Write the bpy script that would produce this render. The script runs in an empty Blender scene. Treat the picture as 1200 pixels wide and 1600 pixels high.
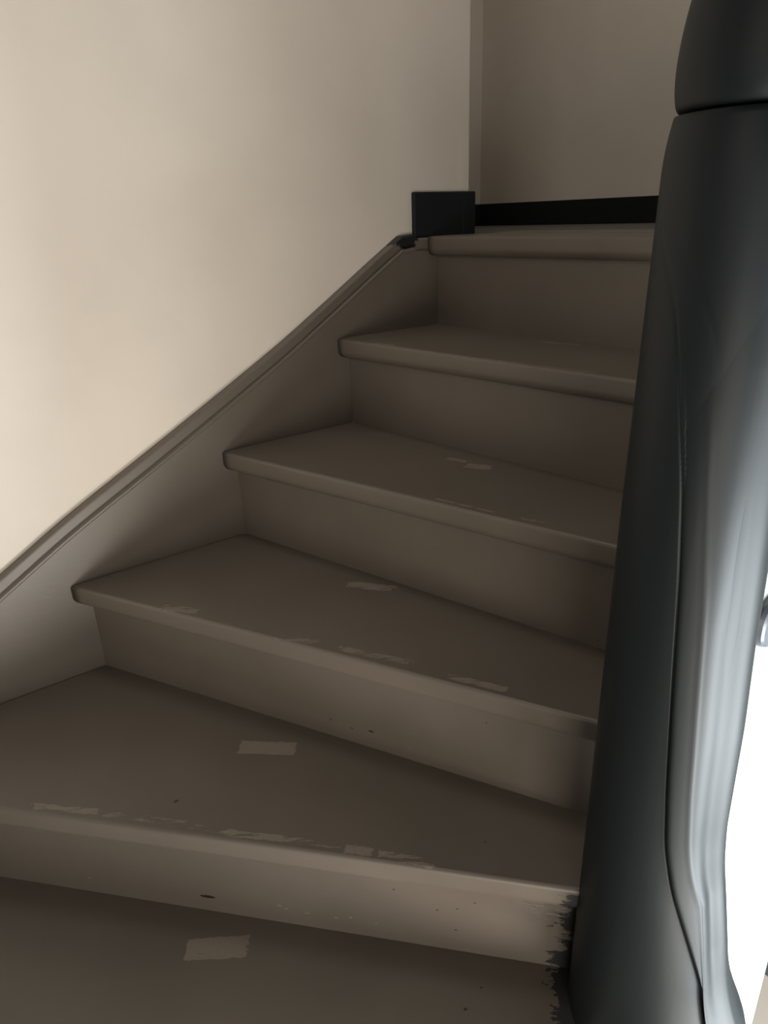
import bpy, bmesh, math
from math import sin, cos, tan, radians as rad, pi, sqrt, atan2, exp
from mathutils import Vector, Matrix, noise

# ------------------------------------------------------------------ camera
ZE = 2.70                                  # eye height above the hall floor
PITCH, ROLL, FPX = rad(22.6471), rad(-2.12657), 1107.48
C = bpy.context.scene.collection
_f = Vector((0, cos(PITCH), -sin(PITCH))); _u = Vector((0, sin(PITCH), cos(PITCH))); _x = Vector((1, 0, 0))
_cx = cos(ROLL)*_x + sin(ROLL)*_u; _cy = -sin(ROLL)*_x + cos(ROLL)*_u
cam = bpy.data.cameras.new('camera'); co = bpy.data.objects.new('camera', cam); C.objects.link(co)
M3 = Matrix((_cx, _cy, -_f)).transposed()
co.matrix_world = Matrix.Translation((0, 0, ZE)) @ M3.to_4x4()
cam.sensor_fit = 'VERTICAL'; cam.sensor_height = 32.0; cam.lens = FPX/1600*32.0
cam.clip_start = 0.02
bpy.context.scene.camera = co

# ------------------------------------------------------------------ light
vs = bpy.context.scene.view_settings
vs.view_transform = 'Standard'; vs.look = 'None'; vs.exposure = 0.0; vs.gamma = 1.0; vs.use_curve_mapping = False
w = bpy.data.worlds.new('world'); bpy.context.scene.world = w; w.use_nodes = True
w.node_tree.nodes['Background'].inputs[0].default_value = (1.0, 0.93, 0.84, 1)
w.node_tree.nodes['Background'].inputs[1].default_value = 0.09

def area(name, loc, target, sx, sy, power, col, spread=180):
    l = bpy.data.lights.new(name, 'AREA'); l.shape = 'RECTANGLE'; l.size = sx; l.size_y = sy
    l.energy = power; l.color = col; l.spread = rad(spread)
    o = bpy.data.objects.new(name, l); C.objects.link(o); o.location = loc
    d = Vector(target) - Vector(loc); o.rotation_euler = d.to_track_quat('-Z', 'Y').to_euler()
    return o
area('window_daylight', (-0.75, -0.85, ZE+0.60), (-0.55, 1.20, ZE+0.25), 0.7, 0.6, 2.5, (1.0, 0.90, 0.80), 85)
area('hall_window_daylight', (1.80, -0.10, ZE-1.35), (0.62, 0.85, ZE-1.10), 1.0, 1.2, 112.0, (0.88, 0.96, 1.0))
area('front_door_daylight', (1.05, -0.72, ZE-1.45), (0.38, 0.65, ZE-1.00), 1.0, 0.8, 10.0, (1.0, 0.94, 0.86), 80)
area('overhead_fill', (-0.12, 0.98, ZE+2.25), (-0.12, 0.99, ZE), 0.7, 0.5, 3.8, (1.0, 0.95, 0.87), 120)  # added fill from above to lift the tread tops, no roof opening is known
area('riser_fill', (0.20, -1.05, ZE-0.72), (0.0, 1.2, ZE-0.55), 0.7, 0.6, 5.3, (1.0, 0.93, 0.84), 95)  # added low fill aimed at the risers

area('landing_fill', (0.85, 1.45, ZE+1.75), (0.62, 2.60, ZE+0.25), 0.6, 0.5, 1.2, (1.0, 0.93, 0.83), 110)  # added fill that brightens the wall across the landing, source invented

# ------------------------------------------------------------------ frames of reference
WA = rad(36.163731); WD = Vector((cos(WA), sin(WA))); WN = Vector((-WD.y, WD.x)); W0 = 1.2910
def sn(s, n, z=0.0):                       # s along the left wall, n away from it, z relative to the eye
    p = WD*s + WN*n
    return Vector((p.x, p.y, z + ZE))
def azel(az, d, z): return Vector((d*sin(rad(az)), d*cos(rad(az)), z + ZE))

# ------------------------------------------------------------------ materials
def nt_mat(name):
    m = bpy.data.materials.new(name); m.use_nodes = True
    return m, m.node_tree, m.node_tree.nodes['Principled BSDF']
def nd(nt, t, **k):
    n = nt.nodes.new(t)
    for a, b in k.items(): setattr(n, a, b)
    return n
def pos(nt): return nd(nt, 'ShaderNodeNewGeometry').outputs['Position']
def noise_n(nt, vec, scale, detail=3, rough=0.55, stretch=None):
    if stretch:
        mp = nd(nt, 'ShaderNodeMapping'); nt.links.new(vec, mp.inputs[0])
        mp.inputs['Rotation'].default_value = stretch[1]; mp.inputs['Scale'].default_value = stretch[0]; vec = mp.outputs[0]
    n = nd(nt, 'ShaderNodeTexNoise'); nt.links.new(vec, n.inputs['Vector'])
    n.inputs['Scale'].default_value = scale; n.inputs['Detail'].default_value = detail; n.inputs['Roughness'].default_value = rough
    return n.outputs['Fac']
def math_n(nt, op, a, b=None, clamp=False):
    n = nd(nt, 'ShaderNodeMath', operation=op); n.use_clamp = clamp
    for i, v in enumerate((a, b)):
        if v is None: continue
        if isinstance(v, (int, float)): n.inputs[i].default_value = v
        else: nt.links.new(v, n.inputs[i])
    return n.outputs[0]
def mix_c(nt, fac, a, b):
    n = nd(nt, 'ShaderNodeMix', data_type='RGBA')
    if isinstance(fac, (int, float)): n.inputs[0].default_value = fac
    else: nt.links.new(fac, n.inputs[0])
    for i, v in ((6, a), (7, b)):
        if isinstance(v, tuple): n.inputs[i].default_value = (*v, 1)
        else: nt.links.new(v, n.inputs[i])
    return n.outputs[2]
def bump(nt, h, strength, dist, bs):
    b = nd(nt, 'ShaderNodeBump'); b.inputs['Strength'].default_value = strength; b.inputs['Distance'].default_value = dist
    nt.links.new(h, b.inputs['Height']); nt.links.new(b.outputs[0], bs.inputs['Normal'])
def ramp(nt, v, a, b):                     # smooth 0..1 between a and b
    n = nd(nt, 'ShaderNodeMapRange', interpolation_type='SMOOTHSTEP'); nt.links.new(v, n.inputs[0])
    n.inputs[1].default_value = a; n.inputs[2].default_value = b
    return n.outputs[0]

def plaster(name, col, bscale=220, bstr=0.25):
    m, nt, bs = nt_mat(name); p = pos(nt)
    n1 = noise_n(nt, p, 3.0, 4); n2 = noise_n(nt, p, bscale, 3)
    c = mix_c(nt, ramp(nt, n1, 0.3, 0.7), tuple(x*0.95 for x in col), tuple(min(1, x*1.03) for x in col))
    nt.links.new(c, bs.inputs['Base Color']); bs.inputs['Roughness'].default_value = 0.85
    bs.inputs['Specular IOR Level'].default_value = 0.25
    h = math_n(nt, 'ADD', n2, math_n(nt, 'MULTIPLY', noise_n(nt, p, 9, 4), 2.0))
    bump(nt, h, bstr, 0.0012, bs)
    return m
M_WALL = plaster('warm_white_wall_paint', (0.70, 0.64, 0.565))
M_HALL = plaster('hall_wall_paint', (0.40, 0.44, 0.405))
M_SLAB = plaster('shade_slab_paint', (0.75, 0.72, 0.68))

# post centre (for the dark smears of post paint on the stair)
PCZ = (0.70*sin(rad(25.7)), 0.70*cos(rad(25.7)))

# worn patches: (centre x, y, z, length, width, rotation about z, density 0..1)  metres, z relative to the eye
TZ = {1: -0.98918, 2: -0.80118, 3: -0.61318, 4: -0.42518, 5: -0.23718, 6: -0.04456}
NL = {1: (rad(3.0), 0.475), 2: (rad(-11.98474), 0.67767), 3: (rad(-26.73283), 0.77890), 4: (rad(-37.91143), 0.87850),
      5: (rad(-46.86481), 0.98699), 6: (rad(-52.98804), 1.10908)}
OFF = 0.029; THK = 0.041
def ray(px, py):
    X = (px-600)/FPX; Y = -(py-800)/FPX
    return _cx*X + _cy*Y + _f
def on_tread(px, py, k):
    r = ray(px, py); t = TZ[k]/r.z
    return r.x*t, r.y*t
def on_riser(px, py, k):
    a, d = NL[k]; nn = Vector((-sin(a), cos(a))); r = ray(px, py); t = (d+OFF)/(r.x*nn.x + r.y*nn.y)
    return Vector(r)*t
def patch_t(k, pa, pb, width, dens, shift=0.0):
    """a worn strip on tread k whose middle line runs between two spots"""
    a = on_tread(*pa, k); b = on_tread(*pb, k)
    L = sqrt((a[0]-b[0])**2 + (a[1]-b[1])**2)
    return ((a[0]+b[0])/2, (a[1]+b[1])/2, TZ[k], L, width, atan2(b[1]-a[1], b[0]-a[0]), dens)
LIGHT = [
    patch_t(1, (290, 1484), (388, 1478), 0.034, 0.9),
    patch_t(2, (374, 1167), (462, 1170), 0.030, 0.95),
    patch_t(2, (50, 1259), (150, 1268), 0.011, 0.62), patch_t(2, (100, 1264), (300, 1288), 0.010, 0.42),
    patch_t(2, (355, 1302), (440, 1310), 0.011, 0.60), patch_t(2, (300, 1292), (560, 1325), 0.010, 0.40),
    patch_t(2, (540, 1326), (582, 1332), 0.014, 0.75), patch_t(2, (590, 1334), (675, 1349), 0.014, 0.60),
    patch_t(3, (545, 912), (617, 920), 0.024, 0.72),
    patch_t(3, (252, 948), (308, 955), 0.018, 0.58),
    patch_t(3, (430, 994), (500, 1004), 0.012, 0.45), patch_t(3, (532, 1013), (640, 1035), 0.013, 0.60),
    patch_t(3, (705, 1057), (792, 1078), 0.013, 0.62),
    patch_t(4, (699, 716), (728, 721), 0.014, 0.7), patch_t(4, (728, 727), (768, 731), 0.024, 0.68),
    patch_t(4, (680, 779), (770, 800), 0.006, 0.62), patch_t(4, (815, 810), (850, 816), 0.008, 0.55),
    patch_t(5, (586, 536), (616, 539), 0.010, 0.60), patch_t(5, (845, 534), (905, 539), 0.016, 0.56),
    patch_t(5, (780, 563), (930, 582), 0.005, 0.60),
]
def chip(px, py, k, L, H):
    p = on_riser(px, py, k); return (p.x, p.y, p.z, L, H, NL[k][0])
DARK = [chip(325, 1401, 2, 0.027, 0.006), chip(517, 1124, 3, .003, .003), chip(550, 1138, 3, .006, .002), chip(580, 1143, 3, .011, .003),
        chip(760, 1129, 3, .003, .003), chip(714, 1420, 2, .003, .002), chip(742, 1411, 2, .004, .002), chip(615, 1390, 2, .003, .002),
        chip(683, 1422, 2, .003, .003), chip(712, 1453, 2, .005, .002), chip(934, 1001, 4, .005, .002)]
LCH = [chip(437, 1415, 2, .008, .003), chip(447, 1420, 2, .005, .003), chip(480, 1427, 2, .007, .002), chip(525, 1434, 2, .006, .002),
       chip(548, 1434, 2, .004, .003), chip(588, 1443, 2, .005, .002), chip(140, 1372, 2, .008, .002)]
SPOTS = [(1, 727, 1577, .006), (1, 752, 1543, .004), (2, 275, 1252, .008), (2, 758, 1315, .004), (3, 400, 985, .003)]

def stair_paint():
    m, nt, bs = nt_mat('taupe_stair_paint'); p = pos(nt)
    base = (0.123, 0.103, 0.083)
    n1 = noise_n(nt, p, 4.0, 4)
    col = mix_c(nt, ramp(nt, n1, 0.3, 0.7), tuple(x*0.93 for x in base), tuple(x*1.07 for x in base))
    # streaky breakup for the worn strips
    brk = noise_n(nt, p, 60, 5, 0.65, ((0.35, 2.2, 1.0), (0, 0, rad(32))))
    fine = noise_n(nt, p, 260, 3, 0.6)
    edge = noise_n(nt, p, 120, 3, 0.6)
    tot = None
    for (x, y, z, L, Wd, rz, dens) in LIGHT:
        mp = nd(nt, 'ShaderNodeMapping', vector_type='TEXTURE'); nt.links.new(p, mp.inputs[0])
        mp.inputs['Location'].default_value = (x, y, z+ZE); mp.inputs['Rotation'].default_value = (0, 0, rz)
        mp.inputs['Scale'].default_value = (L/2, Wd/2, 0.006)
        ab = nd(nt, 'ShaderNodeVectorMath', operation='ABSOLUTE'); nt.links.new(mp.outputs[0], ab.inputs[0])
        sp = nd(nt, 'ShaderNodeSeparateXYZ'); nt.links.new(ab.outputs[0], sp.inputs[0])
        mx = math_n(nt, 'MAXIMUM', math_n(nt, 'MAXIMUM', sp.outputs[0], sp.outputs[1]), sp.outputs[2])
        mx = math_n(nt, 'ADD', mx, math_n(nt, 'MULTIPLY', math_n(nt, 'SUBTRACT', edge, 0.5), 0.35 if dens > .85 else 0.9))
        inside = math_n(nt, 'LESS_THAN', mx, 1.0)
        dn = math_n(nt, 'LESS_THAN', brk, 0.28 + 0.42*dens)
        a = math_n(nt, 'MULTIPLY', inside, dn)
        tot = a if tot is None else math_n(nt, 'MAXIMUM', tot, a)
    for (x, y, z, L, H, rz) in LCH:
        mp = nd(nt, 'ShaderNodeMapping', vector_type='TEXTURE'); nt.links.new(p, mp.inputs[0])
        mp.inputs['Location'].default_value = (x, y, z+ZE); mp.inputs['Rotation'].default_value = (0, 0, rz)
        mp.inputs['Scale'].default_value = (L/2, 0.01, H/2)
        ln = nd(nt, 'ShaderNodeVectorMath', operation='LENGTH'); nt.links.new(mp.outputs[0], ln.inputs[0])
        tot = math_n(nt, 'MAXIMUM', tot, math_n(nt, 'LESS_THAN', math_n(nt, 'ADD', ln.outputs['Value'], math_n(nt, 'SUBTRACT', fine, .5)), 1.0))
    worn = mix_c(nt, fine, (0.19, 0.157, 0.127), (0.275, 0.228, 0.185))
    col = mix_c(nt, math_n(nt, 'MULTIPLY', tot, 0.85), col, worn)
    dk = None
    items = [(x, y, z, L/2, 0.01, H/2, rz) for (x, y, z, L, H, rz) in DARK]
    for k, px, py, s in SPOTS:
        q = on_tread(px, py, k); items.append((q[0], q[1], TZ[k], s/2, s/3, .01, 0.4))
    for (x, y, z, a, b, c, rz) in items:
        mp = nd(nt, 'ShaderNodeMapping', vector_type='TEXTURE'); nt.links.new(p, mp.inputs[0])
        mp.inputs['Location'].default_value = (x, y, z+ZE); mp.inputs['Rotation'].default_value = (0, 0, rz)
        mp.inputs['Scale'].default_value = (a, b, c)
        ln = nd(nt, 'ShaderNodeVectorMath', operation='LENGTH'); nt.links.new(mp.outputs[0], ln.inputs[0])
        v = math_n(nt, 'LESS_THAN', math_n(nt, 'ADD', ln.outputs['Value'], math_n(nt, 'MULTIPLY', math_n(nt, 'SUBTRACT', fine, .5), 1.4)), 0.9)
        dk = v if dk is None else math_n(nt, 'MAXIMUM', dk, v)
    col = mix_c(nt, dk, col, (0.022, 0.015, 0.010))
    # ragged slate paint where the post was cut in against the steps
    sp = nd(nt, 'ShaderNodeSeparateXYZ'); nt.links.new(p, sp.inputs[0])
    dx = math_n(nt, 'SUBTRACT', sp.outputs[0], PCZ[0]); dy = math_n(nt, 'SUBTRACT', sp.outputs[1], PCZ[1])
    rr = math_n(nt, 'SQRT', math_n(nt, 'ADD', math_n(nt, 'MULTIPLY', dx, dx), math_n(nt, 'MULTIPLY', dy, dy)))
    jag = noise_n(nt, p, 20, 5, 0.8, ((0.5, 0.9, 1.7), (0, 0, 0)))
    lim = math_n(nt, 'ADD', 0.069, math_n(nt, 'MULTIPLY', ramp(nt, jag, 0.30, 0.72), 0.044))
    lim = math_n(nt, 'ADD', lim, math_n(nt, 'MULTIPLY', math_n(nt, 'SUBTRACT', 1.0, ramp(nt, sp.outputs[2], ZE+TZ[1], ZE+TZ[1]+0.10)), 0.010))
    near = math_n(nt, 'LESS_THAN', rr, lim)
    near = math_n(nt, 'MULTIPLY', near, math_n(nt, 'LESS_THAN', sp.outputs[2], ZE + TZ[2] - 0.008))
    col = mix_c(nt, near, col, (0.022, 0.022, 0.021))
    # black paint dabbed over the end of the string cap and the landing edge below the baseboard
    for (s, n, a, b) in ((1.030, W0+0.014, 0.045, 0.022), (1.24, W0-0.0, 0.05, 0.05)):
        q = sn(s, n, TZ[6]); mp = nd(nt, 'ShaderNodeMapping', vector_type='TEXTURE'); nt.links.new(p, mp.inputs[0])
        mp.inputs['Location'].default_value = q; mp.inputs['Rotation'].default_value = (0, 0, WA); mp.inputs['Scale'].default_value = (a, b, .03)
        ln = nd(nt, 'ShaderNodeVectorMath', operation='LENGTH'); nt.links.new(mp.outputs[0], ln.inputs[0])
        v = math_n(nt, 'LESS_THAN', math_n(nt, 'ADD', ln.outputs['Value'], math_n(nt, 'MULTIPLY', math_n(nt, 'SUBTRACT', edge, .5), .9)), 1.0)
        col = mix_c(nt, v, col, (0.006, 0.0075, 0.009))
    nt.links.new(col, bs.inputs['Base Color'])
    nt.links.new(math_n(nt, 'ADD', 0.36, math_n(nt, 'MULTIPLY', n1, 0.14)), bs.inputs['Roughness'])
    # brush marks: long, soft; strong near the bare end of the second nosing
    br = noise_n(nt, p, 55, 3, 0.5, ((0.12, 1.0, 3.0), (0, 0, rad(12))))
    q = on_riser(850, 1415, 2)
    mp = nd(nt, 'ShaderNodeMapping', vector_type='TEXTURE'); nt.links.new(p, mp.inputs[0])
    mp.inputs['Location'].default_value = (q.x, q.y-0.02, q.z+ZE); mp.inputs['Rotation'].default_value = (0, 0, NL[2][0]); mp.inputs['Scale'].default_value = (0.075, 0.06, 0.04)
    ln = nd(nt, 'ShaderNodeVectorMath', operation='LENGTH'); nt.links.new(mp.outputs[0], ln.inputs[0])
    rough_zone = math_n(nt, 'SUBTRACT', 1.0, ramp(nt, ln.outputs['Value'], 0.3, 1.0))
    cr = noise_n(nt, p, 170, 4, 0.6, ((0.3, 1.0, 1.6), (0, 0, rad(12))))
    h = math_n(nt, 'ADD', math_n(nt, 'MULTIPLY', br, 0.35), math_n(nt, 'MULTIPLY', math_n(nt, 'MULTIPLY', cr, rough_zone), 4.0))
    h = math_n(nt, 'ADD', h, math_n(nt, 'MULTIPLY', tot, 0.25))
    bump(nt, h, 0.55, 0.0012, bs)
    return m
M_STAIR = stair_paint()

def slate():
    m, nt, bs = nt_mat('slate_gloss_paint'); p = pos(nt)
    n1 = noise_n(nt, p, 5, 3)
    c = mix_c(nt, n1, (0.010, 0.0135, 0.0150), (0.013, 0.0165, 0.0180))
    nt.links.new(c, bs.inputs['Base Color']); bs.inputs['Roughness'].default_value = 0.46; bs.inputs['Specular IOR Level'].default_value = 0.22
    br = noise_n(nt, p, 60, 3, 0.5, ((1.6, 1.6, 0.08), (0, 0, 0)))
    h = math_n(nt, 'ADD', br, math_n(nt, 'MULTIPLY', noise_n(nt, p, 14, 3), 1.2))
    bump(nt, h, 0.13, 0.0012, bs)
    return m
M_SLATE = slate()
def simple(name, col, rough, spec=0.5, metal=0.0):
    m, nt, bs = nt_mat(name); p = pos(nt); n1 = noise_n(nt, p, 18, 3)
    c = mix_c(nt, n1, tuple(x*0.92 for x in col), tuple(min(1, x*1.06) for x in col)); nt.links.new(c, bs.inputs['Base Color'])
    bs.inputs['Roughness'].default_value = rough; bs.inputs['Specular IOR Level'].default_value = spec; bs.inputs['Metallic'].default_value = metal
    bump(nt, noise_n(nt, p, 90, 3), 0.12, 0.001, bs)
    return m
M_BLACK = simple('black_baseboard_paint', (0.0095, 0.0115, 0.0145), 0.5, 0.3)
M_LFLOOR = simple('grey_landing_floor_paint', (0.10, 0.095, 0.085), 0.6, 0.3)
M_WHITE = simple('white_woodwork_paint', (0.82, 0.80, 0.77), 0.4)
M_FIT = simple('grey_enamel', (0.11, 0.13, 0.15), 0.3)

def hall_floor_mat():
    m, nt, bs = nt_mat('grey_tile_and_cream_floor'); p = pos(nt)
    node = ray(1189.5, 1493); node = node*(-ZE/node.z)
    mp = nd(nt, 'ShaderNodeMapping', vector_type='TEXTURE'); nt.links.new(p, mp.inputs[0])
    mp.inputs['Location'].default_value = (node.x, node.y, 0); mp.inputs['Rotation'].default_value = (0, 0, WA)
    sp = nd(nt, 'ShaderNodeSeparateXYZ'); nt.links.new(mp.outputs[0], sp.inputs[0])
    T, g = 0.15, 0.007
    def line(v):
        f = math_n(nt, 'FRACT', math_n(nt, 'ADD', math_n(nt, 'DIVIDE', v, T), 100.0))
        return math_n(nt, 'GREATER_THAN', math_n(nt, 'ABSOLUTE', math_n(nt, 'SUBTRACT', f, 0.5)), 0.5 - g/T/2)
    gr = math_n(nt, 'MAXIMUM', line(sp.outputs[0]), line(sp.outputs[1]))
    tile = mix_c(nt, noise_n(nt, p, 25, 4), (0.085, 0.09, 0.10), (0.13, 0.137, 0.148))
    c = mix_c(nt, gr, tile, (0.62, 0.60, 0.60))
    cream = math_n(nt, 'LESS_THAN', sp.outputs[0], -0.062)
    c = mix_c(nt, cream, c, (0.62, 0.53, 0.45))
    nt.links.new(c, bs.inputs['Base Color']); bs.inputs['Roughness'].default_value = 0.5
    return m
M_TILE = hall_floor_mat()

# ------------------------------------------------------------------ mesh helpers
def obj(name, bm, mat, parent=None, smooth=False, bevel=None):
    me = bpy.data.meshes.new(name); bmesh.ops.recalc_face_normals(bm, faces=bm.faces); bm.to_mesh(me); bm.free()
    me.materials.append(mat)
    if smooth:
        for f in me.polygons: f.use_smooth = True
    o = bpy.data.objects.new(name, me); C.objects.link(o)
    if parent: o.parent = parent; o.matrix_parent_inverse = Matrix.Translation(parent.location).inverted()
    if bevel:
        b = o.modifiers.new('bevel', 'BEVEL'); b.width = bevel; b.segments = 2; b.limit_method = 'ANGLE'
    return o
def struct(o, label=None): 
    o['kind'] = 'structure'
    if label: o['label'] = label
    return o
def prism(bm, pts, z0, z1):
    """pts: plan polygon of (x, y); z relative to eye"""
    a = [bm.verts.new((p[0], p[1], z0+ZE)) for p in pts]; b = [bm.verts.new((p[0], p[1], z1+ZE)) for p in pts]
    bm.faces.new(a[::-1]); bm.faces.new(b); n = len(pts)
    for i in range(n): bm.faces.new((a[i], a[(i+1) % n], b[(i+1) % n], b[i]))
def snp(*sns): return [tuple(sn(s, n)[:2]) for s, n in sns]
def wall_poly(name, sns, z0, z1, mat, label, **k):
    bm = bmesh.new(); prism(bm, snp(*sns), z0, z1); o = obj(name, bm, mat, **k); return struct(o, label)
def line_pt(a, d, n_target):
    """point on the line (angle a, distance d) at wall offset n_target"""
    nn = Vector((-sin(a), cos(a))); A = Matrix((tuple(nn), tuple(WN))); return A.inverted() @ Vector((d, n_target))

# ------------------------------------------------------------------ room shell
ZF = -ZE; ZC = 2.35; NW = W0 + 0.020
S_END = 1.235
wall_poly('wall_left', [(-1.9, NW), (S_END, NW), (S_END, 2.096), (S_END-0.12, 2.096), (S_END-0.12, NW+0.12), (-1.9, NW+0.12)], ZF, ZC, M_WALL,
          'cream white plastered wall rising beside the stair', bevel=0.003)
wall_poly('wall_side', [(S_END-0.12, 2.096), (2.03, 2.096), (2.03, 2.2), (S_END-0.12, 2.2)], TZ[6]-0.2, ZC, M_WALL, 'narrow strip of wall beyond the corner on the landing')
wall_poly('wall_back', [(2.03, 2.2), (2.03, 0.30), (2.13, 0.30), (2.13, 2.2)], TZ[6]-0.25, ZC, M_WALL, 'plain beige wall across the landing')
wall_poly('wall_hall', [(3.0, 2.2), (3.0, -2.2), (3.1, -2.2), (3.1, 2.2)], ZF, TZ[6]-0.25, M_HALL, 'pale green white hall wall below the landing')
wall_poly('floor', [(-1.9, 2.2), (-1.9, -2.2), (3.1, -2.2), (3.1, 2.2)], ZF-0.1, ZF, M_TILE, 'hall floor of grey tiles with white joints and a cream area')
# landing floor
wall_poly('floor_landing', [(1.395, 0.33), (2.03, 0.33), (2.03, 2.096), (S_END, 2.096), (S_END, NW), (1.395, NW)], TZ[6]-0.2, TZ[6]-0.0015, M_LFLOOR, 'dull grey painted landing floor')
wall_poly('shade_slab', [(0.85, 0.27), (3.0, 0.27), (3.0, -2.2), (0.85, -2.2)], -0.24, -0.06, M_SLAB, 'added unseen slab over the hall that keeps light off the upper post')  # unseen slab, added to block hall light from the top of the post

# baseboards
bm = bmesh.new(); prism(bm, snp((1.062, NW-0.012), (1.243, NW-0.012), (1.247, NW-0.008), (1.247, NW+0.15), (S_END, NW+0.15), (S_END, NW), (1.062, NW)), TZ[6]-0.001, 0.046)
struct(obj('baseboard_left', bm, M_BLACK, bevel=0.004), 'black painted baseboard end wrapped round the wall corner at the stair top')
bm = bmesh.new(); prism(bm, snp((2.015, 2.080), (2.015, 0.34), (2.03, 0.34), (2.03, 2.096), (S_END+0.02, 2.096), (S_END+0.02, 2.080)), TZ[6]-0.001, TZ[6]+0.073)
struct(obj('baseboard_back', bm, M_BLACK, bevel=0.002), 'long black baseboard along the beige landing wall')

# white panelling under the inner string, with its vertical trims
N0 = 0.300
def s_at(az, n0=N0):
    rr = Vector((sin(rad(az)), cos(rad(az)))); t = n0/rr.dot(WN); return rr.dot(WD)*t
def under(sv): return -0.547 + 1.30*(sv-0.79) if sv < 0.98 else -0.300 + 0.75*(sv-0.98)
def slab(name, s0, s1, na, nb, zb, ztop, mat, label, bev=0.001):
    bm = bmesh.new(); P = [(s0, zb), (s1, zb), (s1, ztop(s1)), (s0, ztop(s0))]
    A = [bm.verts.new(sn(x, na, z)) for x, z in P]; B = [bm.verts.new(sn(x, nb, z)) for x, z in P]
    bm.faces.new(A); bm.faces.new(B[::-1])
    for i in range(4): j = (i+1) % 4; bm.faces.new((A[i], A[j], B[j], B[i]))
    return struct(obj(name, bm, mat, bevel=bev), label)
S1 = s_at(37.12)
slab('wall_right', 0.728, S1, N0, N0+0.03, ZF, under, M_WHITE, 'bright white panelling under the stair, seen past the post')
slab('trim_1', s_at(35.0), s_at(35.8), N0-0.007, N0, ZF, lambda v: under(v)-0.01, M_WHITE, 'white vertical trim on the panelling')
slab('trim_2', s_at(36.4), S1-0.0005, N0-0.010, N0, ZF, lambda v: under(v)-0.01, M_WHITE, 'white vertical edge trim of the panelling')

# ------------------------------------------------------------------ staircase
st = bpy.data.objects.new('staircase', None); C.objects.link(st); q = sn(0.3, 0.8); st.location = (q.x, q.y, ZE+TZ[1]-0.2)
st['label'] = 'taupe painted winding wooden stair with worn filler patches against the cream wall'; st['category'] = 'staircase'
NIN = 0.345
def nose_profile():
    """(outward, z) around the front edge, from the top surface down and under"""
    pts = []; rt, rb = 0.006, 0.017
    for i in range(7):
        a = pi/2 - i*(pi/2)/6; pts.append((-(rt - rt*cos(a)), -(rt - rt*sin(a))))
    for i in range(11):
        a = -i*(pi/2)/10; pts.append((-(rb - rb*cos(a)), -(THK-rb) + rb*sin(a)))
    return pts
def add_tread(k, back_line, n_in=NIN, gap=0.0026):
    a, d = NL[k]; nn = Vector((-sin(a), cos(a)))
    pl = line_pt(a, d, W0-gap); pr = line_pt(a, d, n_in)
    bl = line_pt(back_line[0], back_line[1], W0-gap); br = line_pt(back_line[0], back_line[1], n_in)
    bm = bmesh.new(); prof = nose_profile(); SEG = 48
    rows = []
    t = (pr-pl).normalized()
    for i in range(SEG+1):
        f = i/SEG; row = []
        # the nosing sags a hair: lightly hand-planed edge
        wob = 0.0006*sin(f*9+k)
        # back end of this cross section
        bk = bl.lerp(br, f)
        base = pl.lerp(pr, f)
        row.append(bm.verts.new((bk.x, bk.y, TZ[k]+ZE)))
        mid = base + nn*0.03
        # keep the middle vertex within the wall-string ends
        for (o, z) in prof:
            inner = base + nn*(-o) + nn*wob
            if i in (0, SEG):                     # slide along the end planes instead of across them
                nt_ = W0-gap if i == 0 else n_in
                inner = line_pt(a, d - o + wob, nt_)
            row.append(bm.verts.new((inner.x, inner.y, TZ[k]+ZE+z)))
        row.append(bm.verts.new((bk.x, bk.y, TZ[k]-THK+ZE)))
        rows.append(row)
    m = len(rows[0])
    for i in range(SEG):
        for j in range(m):
            j2 = (j+1) % m
            bm.faces.new((rows[i][j], rows[i+1][j], rows[i+1][j2], rows[i][j2]))
    bm.faces.new(rows[0][::-1]); bm.faces.new(rows[-1])
    o = obj('tread', bm, M_STAIR, st)
    for i, f in enumerate(o.data.polygons): f.use_smooth = abs(f.normal.z) < 0.999 and len(f.vertices) == 4
    return o
def add_riser(k, zb):
    a, d = NL[k]; d1 = d+OFF; d2 = d1+0.018
    p = [line_pt(a, d1, W0-0.001), line_pt(a, d1, NIN), line_pt(a, d2, NIN), line_pt(a, d2, W0-0.001)]
    bm = bmesh.new(); prism(bm, p, zb, TZ[k]-THK)
    return obj('riser', bm, M_STAIR, st)
for k in range(1, 6):
    a, d = NL[k+1]; add_tread(k, (a, d+OFF+0.0))
for k in range(2, 7): add_riser(k, TZ[k-1]-THK if False else TZ[k-1])
add_riser(1, TZ[1]-0.188)
# landing edge: nosing board, then a second board with a fine open joint
a6, d6 = NL[6]
add_tread(6, (a6, d6+0.115))
bm = bmesh.new(); p = [line_pt(a6, d6+0.118, W0-.001), line_pt(a6, d6+0.118, NIN), sn(1.394, NIN)[:2], sn(1.394, W0-.001)[:2]]
prism(bm, p, TZ[6]-THK, TZ[6]+0.0005); obj('landing_board', bm, M_STAIR, st, bevel=0.001)
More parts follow.
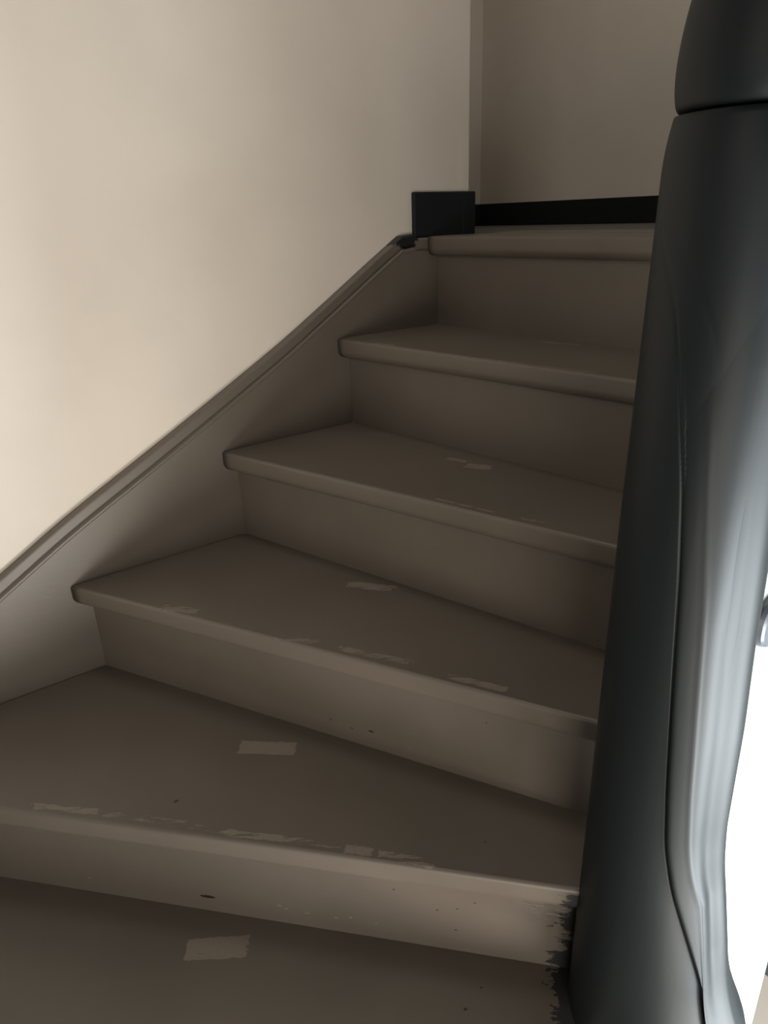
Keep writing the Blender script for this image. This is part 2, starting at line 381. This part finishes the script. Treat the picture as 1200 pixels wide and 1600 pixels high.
# wall string with its rounded, grooved top edge
TOP = [(-1.5, -1.53), (-0.6, -0.985), (0.112, -0.561), (0.236, -0.486), (0.426, -0.386), (0.576, -0.305), (0.714, -0.229), (0.854, -0.143), (0.949, -0.083), (1.02, -0.041), (1.055, -0.0385), (1.062, -0.0470), (1.17, -0.0470)]
def interp(tab, x):
    if x <= tab[0][0]: return tab[0][1]
    for (a, b), (c, d) in zip(tab, tab[1:]):
        if x <= c: return b + (d-b)*(x-a)/(c-a)
    return tab[-1][1]
def interp_s(tab, x, wdt=0.02):
    return sum(interp(tab, x+wdt*j) for j in (-2, -1, 0, 1, 2))/5
bm = bmesh.new(); rows = []
def cap_profile():
    P = [(0.0199, 0.0)]; r = 0.006
    for i in range(5):
        a = i*(pi/2)/4; P.append((r - r*sin(a), -(r - r*cos(a))))
    P += [(0, -0.021), (0.0010, -0.0235), (0.0042, -0.0258), (0.0010, -0.0290), (-0.0006, -0.0310), (-0.0006, -0.0345), (0.0, -0.037), (0, -0.06)]
    return P
CP = cap_profile()
ss = [-1.5 + i*0.02 for i in range(125)] + [1.0, 1.01, 1.02, 1.035, 1.05, 1.055, 1.062, 1.08, 1.1, 1.14]
for s in ss:
    zt = interp_s(TOP, s) if s < 1.0 else interp(TOP, s)
    row = [bm.verts.new(sn(s, W0+o, zt+z)) for o, z in CP]
    row.append(bm.verts.new(sn(s, W0, zt-0.46))); row.append(bm.verts.new(sn(s, W0+0.0199, zt-0.46)))
    rows.append(row)
for i in range(len(rows)-1):
    for j in range(len(rows[0])):
        j2 = (j+1) % len(rows[0]); bm.faces.new((rows[i][j], rows[i+1][j], rows[i+1][j2], rows[i][j2]))
bm.faces.new(rows[0][::-1]); bm.faces.new(rows[-1])
o = obj('wall_string', bm, M_STAIR, st)
# inner string, behind the post
bm = bmesh.new(); SC = PCZ[0]*WD.x + PCZ[1]*WD.y
pts_t = [(SC+0.088, -0.33), (0.815, -0.27), (0.952, -0.14), (1.104, -0.029)]
pts_t.append((1.392, TZ[6]+0.015)); pts_b = [(v, under(v)+0.0005) for v in (SC+0.088, 0.98, 1.20)] + [(1.392, -0.14)]
poly = pts_t + pts_b[::-1]
f1 = [bm.verts.new(sn(s, NIN-0.002, z)) for s, z in poly]; f2 = [bm.verts.new(sn(s, 0.2935, z)) for s, z in poly]
bm.faces.new(f1); bm.faces.new(f2[::-1])
for i in range(len(poly)): j = (i+1) % len(poly); bm.faces.new((f1[i], f1[j], f2[j], f2[i]))
o = obj('inner_string', bm, M_HALL, st, bevel=0.002); o['label'] = 'pale green white outer side of the stair'

# ------------------------------------------------------------------ newel post
DC = 0.70
np_ = bpy.data.objects.new('newel_post', None); C.objects.link(np_); np_.location = (PCZ[0], PCZ[1], 0)
np_['label'] = 'thick slate grey rounded newel post with cracked joint lines beside the steps'; np_['category'] = 'newel post'
def tab(pts, dist):                        # (px, py) marks on the post -> table (z, azimuth), sorted from the bottom up
    out = []
    for px, py in pts:
        r = ray(px, py); h = sqrt(r.x*r.x + r.y*r.y); out.append((r.z/h*dist, math.degrees(atan2(r.x, r.y))))
    return sorted(out)
T_CR = tab([(1030, 365), (1042, 410), (1057, 490), (1062, 600), (1067, 760), (1063, 900), (1052, 1080), (1044, 1230), (1042, 1320), (1052, 1390), (1075, 1470), (1090, 1530), (1098, 1575), (1105, 1610)], 0.635)
T_RD = tab([(1112, 600), (1107, 800), (1102, 950), (1090, 1100), (1078, 1250), (1075, 1330), (1080, 1380), (1095, 1440), (1108, 1520), (1122, 1600)], 0.637)
T_RT = [(-1.35, 38.6), (-1.05, 38.6), (-0.96, 37.4), (-0.93, 36.3), (-0.905, 35.5), (-0.865, 34.6), (-0.765, 33.3), (-0.70, 32.4), (-0.645, 32.0), (-0.5, 31.8), (-0.4, 31.5), (-0.2, 31.3), (0.1, 31.3)]
T_LF = [(-1.1, 19.5), (-0.9, 19.6), (-0.6, 19.8), (-0.3, 19.95), (0.0, 20.33), (0.028, 20.36), (0.045, 20.48), (0.060, 20.68), (0.068, 20.85)]
T_SM = tab([(1033, 285), (1055, 360), (1080, 425), (1112, 505), (1125, 560)], 0.64)
def sm(tabl, z, wdt=0.006): return sum(interp(tabl, z+wdt*j) for j in (-3, -2, -1, 0, 1, 2, 3))/7
def circ(aL, aR, dc=DC):
    ac = (aL+aR)/2; r = dc*sin(rad((aR-aL)/2)); return Vector((dc*sin(rad(ac)), dc*cos(rad(ac)))), r
def post_circle(z):
    aL = sm(T_LF, z, 0.002); aR = sm(T_RT, z) - 0.35
    aR = min(aR, 44)
    if z > 0.0: aR = aR - (aL-20.33)
    return circ(aL, aR)
def phi_of(cc, r, az):                     # angle (about the circle centre) of the near surface point seen at azimuth az
    u = Vector((sin(rad(az)), cos(rad(az)))); b = u.dot(cc); disc = b*b - cc.length_squared + r*r
    t = b - sqrt(max(disc, 0)); p = u*t - cc
    return atan2(p.y, p.x)
bm = bmesh.new(); rows = []
zs = [-ZE, -2.2, -1.8, -1.5, -1.35, -1.25, -1.18] + [-1.12 + i*0.005 for i in range(239)]
zs = [z for z in zs if z <= 0.0685]
NF, NB = 420, 60
for z in zs:
    cc, r = post_circle(max(z, -1.2)); face = atan2(-cc.y, -cc.x)
    azc = sm(T_CR, z); azs = interp(T_SM, z)
    row = []
    angs = [face - 1.75 + 3.5*i/NF for i in range(NF)] + [face + 1.75 + (2*pi-3.5)*i/NB for i in range(NB)]
    for th in angs:
        rr = r
        p = cc + Vector((cos(th), sin(th)))*r; az = math.degrees(atan2(p.x, p.y))
        front = cos(th-face) > 0
        if front and z > -1.15:
            if z < -0.02: rr -= 0.0016*exp(-((az-azc+0.06)/0.085)**2) * (0.45 + 0.55*min(1, max(0, (-z-0.05)/0.4)))
            if T_SM[0][0] < z < T_SM[-1][0]: rr -= 0.0004*exp(-((az-azs)/0.16)**2)*max(0, sin(pi*(z-T_SM[0][0])/(T_SM[-1][0]-T_SM[0][0])))
            if az > azc + 0.3: rr -= 0.002*min(1, max(0, (-z-0.06)/0.45))
            wz = -0.86 - z                  # open wedge between post and string near the bottom
            if wz > 0 and az > azc - 0.05 - wz*9 : rr -= 0.012
        p = cc + Vector((cos(th), sin(th)))*rr
        row.append(bm.verts.new((p.x, p.y, z+ZE)))
    rows.append(row)
for i in range(len(rows)-1):
    m = len(rows[0])
    for j in range(m):
        j2 = (j+1) % m; bm.faces.new((rows[i][j], rows[i][j2], rows[i+1][j2], rows[i+1][j]))
bm.faces.new(rows[0][::-1]); bm.faces.new(rows[-1])
obj('post_shaft', bm, M_SLATE, np_, smooth=True)

# curved string wrapped over the right of the post, with ridge, hollow and rounded rim
bm = bmesh.new(); rows = []
zs2 = [-1.30 + i*0.005 for i in range(int(1.34/0.005))]
NA, NR_, NBK = 10, 54, 12
for z in zs2:
    aR = sm(T_RT, z); cc, r = circ(sm(T_LF, z, 0.002), aR); r = r + 0.0002
    azc = sm(T_CR, z) + 0.03; azr = max(sm(T_RD, z), azc + 0.25); azr = min(azr, aR-1.5)
    pc, pr_, = phi_of(cc, r, azc), phi_of(cc, r, azr)
    tang = cc.length; ps = atan2(-cc.y, -cc.x) + math.acos(min(1, r/tang))   # right tangent
    def unwrap(a, ref):
        while a < ref-pi: a += 2*pi
        while a > ref+pi: a -= 2*pi
        return a
    pr_ = unwrap(pr_, pc); ps = unwrap(ps, pc)
    amp = min(1, max(0, (-z-0.12)/0.25)); low = min(1, max(0, (-z-0.80)/0.12))
    row = []
    seq = [pc+(pr_-pc)*i/NA for i in range(NA)] + [pr_+(ps-pr_)*i/NR_ for i in range(NR_)] + [ps+(1.0)*i/NBK for i in range(NBK+1)]
    for idx, th in enumerate(seq):
        fade = min(1, max(0, (-z-0.06)/0.45)); o = -0.0035 + 0.0047*fade
        if idx < NA:
            f = idx/NA; o += -0.001*fade*exp(-(f/0.08)**2)
            o += amp*0.0008*exp(-((1-f)/0.10)**2)
        elif idx < NA+NR_:
            f = (idx-NA)/NR_
            o += amp*0.0008*exp(-(f/0.035)**2)
            hollow = exp(-((f-0.42)/0.24)**2)
            o -= amp*(1-0.75*low)*0.0060*hollow
            o += amp*0.0004*exp(-((f-0.86)/0.09)**2)
        row.append((cc + Vector((cos(th), sin(th)))*(r+o), (cc + Vector((cos(th), sin(th)))*(r-0.006))))
    outer = [bm.verts.new((a.x, a.y, z+ZE)) for a, b in row]; inner = [bm.verts.new((b.x, b.y, z+ZE)) for a, b in row]
    rows.append(outer + inner[::-1])
for i in range(len(rows)-1):
    m = len(rows[0])
    for j in range(m):
        j2 = (j+1) % m; bm.faces.new((rows[i][j], rows[i][j2], rows[i+1][j2], rows[i+1][j]))
bm.faces.new(rows[0][::-1]); bm.faces.new(rows[-1])
o = obj('curved_string', bm, M_SLATE, np_, smooth=True)
# rounded cap
bm = bmesh.new(); rows = []
cc, r0 = circ(20.85, 30.6); prof = [(0.066, 0.90), (0.068, 0.985), (0.075, 1.025), (0.085, 1.045), (0.095, 1.052), (0.105, 1.047), (0.12, 1.025), (0.138, 0.98), (0.155, 0.915), (0.172, 0.82), (0.187, 0.69), (0.198, 0.52), (0.205, 0.30), (0.208, 0.10)]
for z, k in prof:
    rows.append([bm.verts.new((cc.x + r0*k*cos(2*pi*i/96), cc.y + r0*k*sin(2*pi*i/96), z+ZE)) for i in range(96)])
for i in range(len(rows)-1):
    for j in range(96): j2 = (j+1) % 96; bm.faces.new((rows[i][j], rows[i][j2], rows[i+1][j2], rows[i+1][j]))
bm.faces.new(rows[0][::-1]); bm.faces.new(rows[-1])
o = obj('post_cap', bm, M_SLATE, np_, smooth=True)
s = o.modifiers.new('sub', 'SUBSURF'); s.levels = 1; s.render_levels = 2

# ------------------------------------------------------------------ oval grey fitting on the hall wall
r = ray(1211, 957); t = 0.2935/(Vector(r[:2]).dot(WN)); fc = Vector(r)*t
fx = WD
fit = bpy.data.objects.new('wall_fitting', None); C.objects.link(fit); fit.location = (fc.x, fc.y, fc.z+ZE)
fit['label'] = 'small rounded grey fitting on the pale outer stair side at right edge'; fit['category'] = 'wall fitting'
def oval(name, a, b, d0, d1, mat, ring=None):
    bm = bmesh.new(); N = 64; rows = []
    prof = [(1.0, d0), (1.0, d1-0.006), (0.96, d1-0.002), (0.9, d1)]
    if ring: prof += [(0.72, d1), (0.66, d1-0.008), (0.60, d1-0.008), (0.54, d1), (0.1, d1+0.004)]
    else: prof += [(0.1, d1)]
    for k, d in prof:
        row = []
        for i in range(N):
            th = 2*pi*i/N; e = 0.75
            x = a*k*math.copysign(abs(cos(th))**e, cos(th)); z = b*k*math.copysign(abs(sin(th))**e, sin(th))
            p = fc + Vector((fx.x*x, fx.y*x, z)) - Vector((WN.x, WN.y, 0))*d
            row.append(bm.verts.new((p.x, p.y, p.z+ZE)))
        rows.append(row)
    for i in range(len(rows)-1):
        for j in range(N): j2 = (j+1) % N; bm.faces.new((rows[i][j], rows[i][j2], rows[i+1][j2], rows[i+1][j]))
    bm.faces.new(rows[0][::-1]); bm.faces.new(rows[-1])
    return obj(name, bm, mat, fit, smooth=False)
oval('back_plate', 0.050, 0.033, 0.0, 0.012, M_FIT, ring=True)
